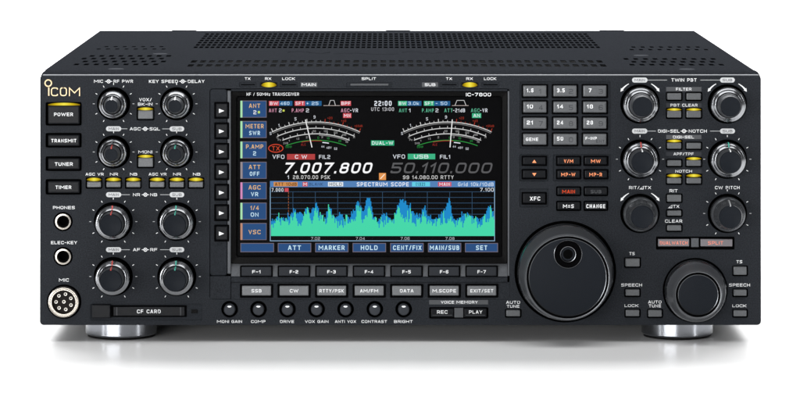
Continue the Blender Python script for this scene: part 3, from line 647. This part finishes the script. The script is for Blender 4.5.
def meter(cx, needle):
    cy = 224.2; GW = E(205, 205, 205)
    def arc(R, a0, a1, wd, m, nm='meter_arc'):
        n = 20; return poly_line([(cx+R*math.sin(math.radians(a0+(a1-a0)*i/n)), cy-R*math.cos(math.radians(a0+(a1-a0)*i/n))) for i in range(n+1)], wd, m, 2, nm)
    arc(102.2, -25.5, 25.5, .95, GW); arc(100.6, -25.5, 25.5, .4, E(150, 150, 150)); arc(96, -23.8, 23.8, .85, GW); arc(90.4, -21.8, 21.8, .9, GW); arc(89.0, 2, 20.5, .6, E(150, 150, 150))
    arc(84, -21, 21, .8, E(45, 140, 62)); arc(83.4, -10, 4, .9, E(150, 45, 40)); arc(82, 4.5, 9, .9, WT)
    RD = E(165, 55, 40)
    for i in range(21):
        a = -25+i*2.5; big = i % 4 == 0; R = 102.2
        mm_ = GW if a < 3 else RD
        t = math.radians(a); poly_line([(cx+R*math.sin(t), cy-R*math.cos(t)), (cx+(R+(3.4 if big else 1.8))*math.sin(t), cy-(R+(3.4 if big else 1.8))*math.cos(t))], .7 if big else .5, mm_, 3, 'meter_tick')
    for R, lim, n in ((96, 23, 10), (90.4, 21, 9)):
        for i in range(n+1):
            t = math.radians(-lim+2*lim*i/n); poly_line([(cx+R*math.sin(t), cy-R*math.cos(t)), (cx+(R+2.2)*math.sin(t), cy-(R+2.2)*math.cos(t))], .5, GW, 3, 'meter_tick')
    def num(s, a, R, h_, m, w_): t = math.radians(a); st(s, cx+R*math.sin(t)-w_/2, cx+R*math.sin(t)+w_/2, cy-R*math.cos(t), h_, m, 3, .0)
    num('S', -26.6, 101.5, 2.8, WT, 1.9); num('1', -20.6, 105.6, 3, WT, 1.2); num('5', -11, 107.2, 3, WT, 1.9); num('9', -.8, 107.2, 3, WT, 1.9)
    num('+20', 7.5, 107, 2.4, RD, 4.8); num('+40', 15, 107, 2.4, RD, 4.8); num('+60dB', 23.4, 107, 2.2, RD, 8)
    for s, a, R, w_ in (('0', -24, 95, 1.6), ('50', -1, 93, 2.8), ('100', 6, 93.4, 3.8), ('150', 12, 93.6, 3.8), ('200', 17.5, 93.8, 3.8), ('Po', -23.4, 92, 3), ('1', -17.8, 87.6, 1), ('1.5', -12, 87.4, 2.6), ('2', -6, 87.4, 1.5), ('3', 4, 87.4, 1.6), ('SWR', -20.5, 86.4, 4.6), ('Id', 20.5, 88, 2.2), ('A', 23.6, 95, 1.8)): num(s, a, R, 2.0, E(175, 175, 175), w_)
    for s, a, R, w_ in (('COMP', -19.5, 82, 6), ('0', 1.5, 86.5, 1.6), ('10', 8, 86.8, 2.6), ('20', 16, 86.6, 2.6)): num(s, a, R, 2.1, E(45, 150, 70), w_)
    num('ALC', -9, 80.6, 2.2, E(165, 50, 45), 4.6); num('44', 5, 78, 2.2, WT, 3); num('48V', 9.6, 77.6, 2.2, WT, 5); num('52', 14.6, 78, 2.2, WT, 3)
    poly_line(needle, .95, E(240, 240, 240), 5, 'meter_needle')
meter(316, [(305.4, 119.6), (312, 147.4)]); meter(447.5, [(452.3, 119.5), (450, 147.4)])
poly_line([(275.8+7.2*math.cos(t*math.pi/16), 148.3+3.9*math.sin(t*math.pi/16)) for t in range(33)], .8, E(214, 70, 48), 2, 'transmit_ring'); st('TX', 272, 279.6, 148.4, 4.2, E(220, 80, 50), 3, .01)
st('VFO', 272.6, 284.4, 156.8, 4, WT); chip(287, 315, 154, 159.6, E(176, 66, 66), 'C W', 295, 307); st('FIL2', 319, 330.2, 156.9, 3.8, WT)
st('VFO', 393, 405, 156.6, 4, WT); chip(407.8, 435.2, 153.8, 159.3, GRN, 'USB', 414, 428.4); st('FIL1', 440, 450.2, 156.8, 3.8, WT)
st('7.007.800', 283, 373.4, 168, 10.8, E(250, 250, 252), 3, .035, .28); st('50.110.000', 390, 493.4, 168, 10.6, E(90, 90, 92), 3, .03, .28)
st('1', 287.4, 289, 177.2, 3.7, WT); st('28.070.00 PSK', 293, 330, 177.2, 3.7, E(215, 215, 215)); st('99 14.080.00 RTTY', 403, 453.6, 177.3, 3.7, E(215, 215, 215))
sr(379, 173, 386, 180, E(226, 150, 84), 1, 'screen_icon'); poly_line([(380.4, 178.8), (384.6, 174.2)], .8, E(255, 240, 220), 3, 'icon_stroke')
# spectrum scope
HB = E(84, 128, 182)
sr(270, 181, 495, 187.2, HB, 1, 'scope_header')
for x0, x1, m, s, t0, t1, tm in ((273.6, 297.6, E(205, 140, 80), 'ATT 10dB', 275, 296.6, E(60, 40, 30)), (302.6, 307.6, RED, 'M', 303.4, 306.8, WT), (328, 343.2, E(225, 232, 238), 'HOLD', 329.4, 341.8, E(50, 60, 80)), (412, 430, E(100, 205, 228), '[1][2]', 416, 425, E(30, 70, 110)), (438, 451.4, E(205, 80, 105), 'MAIN', 439.4, 450, WT)):
    k = sr(x0, 182, x1, 186.4, m, 2, 'screen_chip'); st(s, t0, t1, 184.2, 3.2, tm, 4, .02, 0, k)
st('BLANK', 309, 323, 184.2, 3.0, E(40, 62, 98), 4, .01); st('SPECTRUM SCOPE', 356.8, 408.8, 184.3, 4, WT, 4, .03); st('Grid 10k/10dB', 458, 493.6, 184.3, 3.7, E(215, 228, 242), 4, .015)
st('7.000', 271.6, 283.4, 189.9, 3.5, WT); sr(284.6, 188, 288.6, 191.8, RED, 2, 'screen_chip'); st('7.100', 480, 493.8, 189.7, 3.5, WT)
GL = E(52, 80, 108)
for y in (191.8, 197.4, 203, 208.6, 214.2): sr(270.6, y-.25, 494.4, y+.25, GL, 1, 'grid_line')
for i in range(1, 10): x = 270.5+22.4*i; sr(x-.25, 191.8, x+.25, 236, GL, 1, 'grid_line')
for y in range(192, 216, 3): sr(288.2, y, 288.8, y+2, E(150, 85, 50), 2, 'marker_dash')
WB = E(140, 175, 205)
sr(269.9, 187.2, 270.6, 241.2, WB, 2, 'scope_border'); sr(494.2, 187.2, 494.9, 241.2, WB, 2, 'scope_border'); sr(270.6, 240.5, 494.2, 241.2, WB, 2, 'scope_border')
for s, x in (('7.02', 311), ('7.04', 355.8), ('7.06', 400.6), ('7.08', 445.4)): st(s, x, x+9, 238.5, 2.8, E(190, 195, 200), 3, .0)
rnd = random.Random(11)
peaks = [(293.5, 10, 3), (300, 6, 2), (306.5, 10, 3), (315.6, 17, 3.2), (329.5, 10, 3), (340, 5, 4), (353, 9, 3), (358.4, 20, 2.6), (366, 16, 3), (369, 20, 2.4), (384, 6, 3), (398.5, 14, 3), (403, 15, 4), (409, 12, 4), (416, 6, 3), (424, 13, 2.8), (448.4, 22, 2.6), (443, 9, 2.5), (468, 7, 4), (485, 7, 3), (489.6, 17, 2.4)]
gpk = [(293.5, 10, 2), (306.5, 9, 2.5), (315.6, 16, 2.4), (329.5, 11, 2.4), (358.4, 18, 2), (369, 20, 2.2), (398.5, 14, 1.8), (409, 8, 2), (388, 6, 2), (424, 3, 2), (344, 6, 2), (490.4, 10, 2), (468, 4, 3)]
def spectrum(base, pk, jit, floor_, m, lay, nm):
    h = SH+.03*lay; c0 = W(382, 236, h); v = []; fs = []; x = 271.; i = 0; n = 0.
    k = 0
    while x < 494.2:                                     # one bar per bin
        n = n*.25+rnd.gauss(0, jit)
        y = base+n+sum(a*math.exp(-((x-p)/s)**2*.8) for p, a, s in pk)*.88*(1+rnd.uniform(-.1, .06))
        y = max(floor_, min(y, 38.))
        for xx in (x, x+.92):
            for yy in (236., 236.-y): v.append(tuple(W(xx, yy, h)-c0))
        fs.append((4*k, 4*k+2, 4*k+3, 4*k+1)); k += 1
        x += .92
    return obj(nm, mesh(v, fs), m, disp, c0)
spectrum(17.2, peaks, 1.8, 9, E(34, 138, 202), 2, 'spectrum_peak_hold'); spectrum(14.6, gpk, 3.5, 5, E(72, 216, 170), 3, 'spectrum_trace')
# ------------------------------------------------------------------ cut the panel, make the lettering
outer = [(x, z) for x, z in rrect((xr-xl)/MM, (zt-zb)/MM, 2.2, 4)]
oc = ((xl+xr)/2-PC.x, (zt+zb)/2-PC.z); outer = [(x+oc[0]/MM, z+oc[1]/MM) for x, z in outer]
# merge overlapping cuts: leds above buttons touch their button hole, so cut each as its own ring only if clear of others
def bb(p): xs = [q[0] for q in p]; zs = [q[1] for q in p]; return min(xs), min(zs), max(xs), max(zs)
boxes = [list(bb(p)) for p in holes]; circ = [len(p) >= 48 for p in holes]; used = [False]*len(holes); final = []
for i in range(len(holes)):
    if used[i]: continue
    if circ[i]: final.append(holes[i]); continue
    b = boxes[i]; grow = True; merged = False
    while grow:
        grow = False
        for j in range(len(holes)):
            if j != i and not used[j] and not circ[j]:
                q = boxes[j]
                if q[0] < b[2]+.15 and q[2] > b[0]-.15 and q[1] < b[3]+.15 and q[3] > b[1]-.15:
                    b = [min(b[0], q[0]), min(b[1], q[1]), max(b[2], q[2]), max(b[3], q[3])]; used[j] = True; grow = merged = True
    used[i] = True
    if merged:
        cx_, cz_ = (b[0]+b[2])/2, (b[1]+b[3])/2; final.append([(cx_+x, cz_+z) for x, z in rrect(b[2]-b[0], b[3]-b[1], .6, 3)])
    else: final.append(holes[i])
pm = curve_plate(outer, final, 2.0, .12)
for vtx in pm.vertices: x, y, z = vtx.co; vtx.co = (x, -(z-.001), y)
for p in pm.polygons: p.use_smooth = False
pm.materials.clear(); pm.materials.append(M['panel'])
old = panel.data; panel.data = pm; bpy.data.meshes.remove(old)
bk = W(400.5, 200, -4.0); bw = ((xr-xl)/MM-4, (zt-zb)/MM-4)
obj('panel_backing', keymesh(bw[0], bw[1], .8, 1, .1, .4), M['void'], radio, ((xl+xr)/2, .0052, (zt+zb)/2))
R_ = 1
GL_ = {
 'A': (1, [[(0,0),(.42,1),(.58,1),(1,0)], [(.16,.3),(.84,.3)]]), 'B': (1, [[(0,0),(0,1),(.93,1,1),(.93,.52,1),(0,.52)], [(.5,.52),(1,.52,1),(1,0,1),(0,0)]]),
 'C': (1, [[(1,.84),(1,1,1),(0,1,1),(0,0,1),(1,0,1),(1,.16)]]), 'D': (1, [[(0,0),(0,1),(1,1,1),(1,0,1),(0,0),(0,.1)]]),
 'E': (.92, [[(1,1),(0,1),(0,0),(1,0)], [(0,.5),(.9,.5)]]), 'F': (.9, [[(1,1),(0,1),(0,0)], [(0,.48),(.9,.48)]]),
 'G': (1, [[(1,.88),(1,1,1),(0,1,1),(0,0,1),(1,0,1),(1,.46),(.55,.46)]]), 'H': (1, [[(0,0),(0,1)], [(1,0),(1,1)], [(0,.5),(1,.5)]]),
 'I': (0, [[(0,0),(0,1)]]), 'J': (.85, [[(1,1),(1,0,1),(0,0,1),(0,.3)]]), 'K': (1, [[(0,0),(0,1)], [(1,1),(.08,.5),(1,0)]]), 'L': (.85, [[(0,1),(0,0),(1,0)]]),
 'M': (1.7, [[(0,0),(0,1),(.5,.35),(1,1),(1,0)]]), 'N': (1.02, [[(0,0),(0,1),(1,0),(1,1)]]), 'O': (1, [[(.5,1),(0,1,1),(0,0,1),(1,0,1),(1,1,1),(.45,1)]]),
 'P': (.95, [[(0,0),(0,1),(1,1,1),(1,.4,1),(0,.4)]]), 'Q': (1, [[(.5,1),(0,1,1),(0,0,1),(1,0,1),(1,1,1),(.45,1)], [(.6,.3),(1.05,-.06)]]),
 'R': (1, [[(0,0),(0,1),(.97,1,1),(.97,.42,1),(0,.42)], [(.5,.42),(1,0)]]), 'S': (1, [[(1,.92),(1,1,1),(0,1,1),(0,.52,1),(1,.48,1),(1,0,1),(0,0,1),(0,.08)]]),
 'T': (.95, [[(0,1),(1,1)], [(.5,1),(.5,0)]]), 'U': (1, [[(0,1),(0,0,1),(1,0,1),(1,1)]]), 'V': (1, [[(0,1),(.5,0),(1,1)]]), 'W': (1.9, [[(0,1),(.24,0),(.5,.9),(.76,0),(1,1)]]),
 'X': (1, [[(0,0),(1,1)], [(0,1),(1,0)]]), 'Y': (1, [[(0,1),(.5,.45),(1,1)], [(.5,.45),(.5,0)]]), 'Z': (1, [[(0,1),(1,1),(0,0),(1,0)]]),
 '1': (.45, [[(0,.72),(.85,1),(.85,0)]]), '2': (1, [[(0,.88),(0,1,1),(1,1,1),(1,.5,1),(0,.46,1),(0,0),(1,0)]]),
 '3': (1, [[(0,.9),(0,1,1),(1,1,1),(1,.52,1),(.3,.52)], [(.6,.52),(1,.52,1),(1,0,1),(0,0,1),(0,.1)]]), '4': (1.05, [[(.76,0),(.76,1),(0,.28),(1,.28)]]),
 '5': (1, [[(1,1),(0,1),(0,.57),(1,.57,1),(1,0,1),(0,0,1),(0,.1)]]), '6': (1, [[(1,.9),(1,1,1),(0,1,1),(0,0,1),(1,0,1),(1,.56,1),(0,.56)]]),
 '7': (1, [[(0,1),(1,1),(.3,0)]]), '8': (1, [[(.5,.53),(.04,.53,1),(.04,1,1),(.96,1,1),(.96,.53,1),(.45,.53)], [(.5,.53),(0,.53,1),(0,0,1),(1,0,1),(1,.53,1),(.45,.53)]]), '9': (1, [[(0,.1),(0,0,1),(1,0,1),(1,1,1),(0,1,1),(0,.44,1),(1,.44)]]),
 '.': (0, [[(0,.0),(0,.03)]]), '-': (.6, [[(0,.48),(1,.48)]]), '/': (.6, [[(0,-.02),(1,1.02)]]), ':': (0, [[(0,.12),(0,.32)], [(0,.62),(0,.82)]]), '=': (.8, [[(0,.2),(1,.2)], [(0,.76),(1,.76)]]),
 '+': (.7, [[(0,.5),(1,.5)], [(.5,.2),(.5,.8)]]), '[': (.3, [[(1,1),(0,1),(0,0),(1,0)]]), ']': (.3, [[(0,1),(1,1),(1,0),(0,0)]]), ' ': (.35, []),
 'o': (.8, [[(.5,.64),(0,.64,1),(0,0,1),(1,0,1),(1,.64,1),(.45,.64)]]), 'k': (.8, [[(0,0),(0,1)], [(1,.65),(.1,.32),(1,0)]]), 'd': (.85, [[(1,1),(1,0),(0,0,1),(0,.64,1),(1,.64)]]), 'z': (.8, [[(0,.64),(1,.64),(0,0),(1,0)]]), 'i': (0, [[(0,0),(0,.64)], [(0,.86),(0,1.04)]]), 'r': (.55, [[(0,0),(0,.64),(1,.64)]]),
}
GL_['0'] = GL_['O']
def letters(s, w_, h_, t, shear):                        # wide square lettering drawn as ribbons, centred, local (x,z)
    k = [GL_[c] for c in s]; gap = .34*h_*.62+t*.3; n = len(s)
    tw = sum(g[0] for g in k); avail = w_-n*t-gap*(n-1)-(shear*h_ if shear else 0)
    if avail < .35*h_*tw:
        gap = max(.06*h_, (w_-n*t-.35*h_*tw)/max(n-1, 1)); avail = w_-n*t-gap*(n-1)-(shear*h_ if shear else 0)
    if avail < .2*h_*tw: t *= .75; gap = .05*h_; avail = max(.1*h_*tw, w_-n*t-gap*(n-1)-(shear*h_ if shear else 0))
    u = avail/tw if tw else 0; v, f = [], []; x = -w_/2-(0 if not shear else 0); ih = h_-t; lay = 0
    for g in k:
        gw = g[0]*u
        for si, st_ in enumerate(g[1]):
            pts = [(x+t/2+p[0]*gw, -h_/2+t/2+p[1]*ih, len(p) > 2) for p in st_]; out = []
            for i, p in enumerate(pts):
                if p[2] and 0 < i < len(pts)-1:
                    a, b = pts[i-1], pts[i+1]; r = .30*h_
                    la, lb = math.hypot(a[0]-p[0], a[1]-p[1]), math.hypot(b[0]-p[0], b[1]-p[1])
                    ra, rb = min(r, la*.48), min(r, lb*.48)
                    A = (p[0]+(a[0]-p[0])/la*ra, p[1]+(a[1]-p[1])/la*ra); B = (p[0]+(b[0]-p[0])/lb*rb, p[1]+(b[1]-p[1])/lb*rb)
                    for q in (0, .25, .5, .75, 1): out.append(((1-q)**2*A[0]+2*q*(1-q)*p[0]+q*q*B[0], (1-q)**2*A[1]+2*q*(1-q)*p[1]+q*q*B[1]))
                else: out.append(p[:2])
            e0 = len(out)-1
            def ext(p, q):                               # lengthen a stroke end by half its width
                l = math.hypot(p[0]-q[0], p[1]-q[1]) or 1; return (p[0]+(p[0]-q[0])/l*t/2, p[1]+(p[1]-q[1])/l*t/2)
            out[0], out[-1] = ext(out[0], out[1]), ext(out[-1], out[-2])
            b0 = len(v)
            for i, p in enumerate(out):
                d = []
                if i > 0: d.append((p[0]-out[i-1][0], p[1]-out[i-1][1]))
                if i < e0: d.append((out[i+1][0]-p[0], out[i+1][1]-p[1]))
                d = [(a/(math.hypot(a, b) or 1), b/(math.hypot(a, b) or 1)) for a, b in d]
                mx_, my_ = sum(q[0] for q in d), sum(q[1] for q in d); l = math.hypot(mx_, my_) or 1; mx_, my_ = mx_/l, my_/l
                c_ = max(.5, mx_*d[0][0]+my_*d[0][1]); o_ = t/2/c_
                for sg in (1, -1):
                    X, Z = p[0]-my_*o_*sg, p[1]+mx_*o_*sg
                    v.append((X+shear*(Z+h_/2), -si*.00001, Z))
            for i in range(e0): f.append((b0+2*i, b0+2*i+1, b0+2*i+3, b0+2*i+2))
        x += gw+t+gap
    return v, f
for parent, s, x0, x1, cy, hgt, m, h, bold, shear, name, fitw in texts:
    a = W(x0, cy-hgt/2, h); b = W(x1, cy+hgt/2, h); hh = a.z-b.z
    v_, f_ = letters(s, b.x-a.x, hh, hh*(.115+bold*1.8), shear)
    obj(name, mesh(v_, f_), m, parent, ((a.x+b.x)/2, -h*MM, (a.z+b.z)/2))
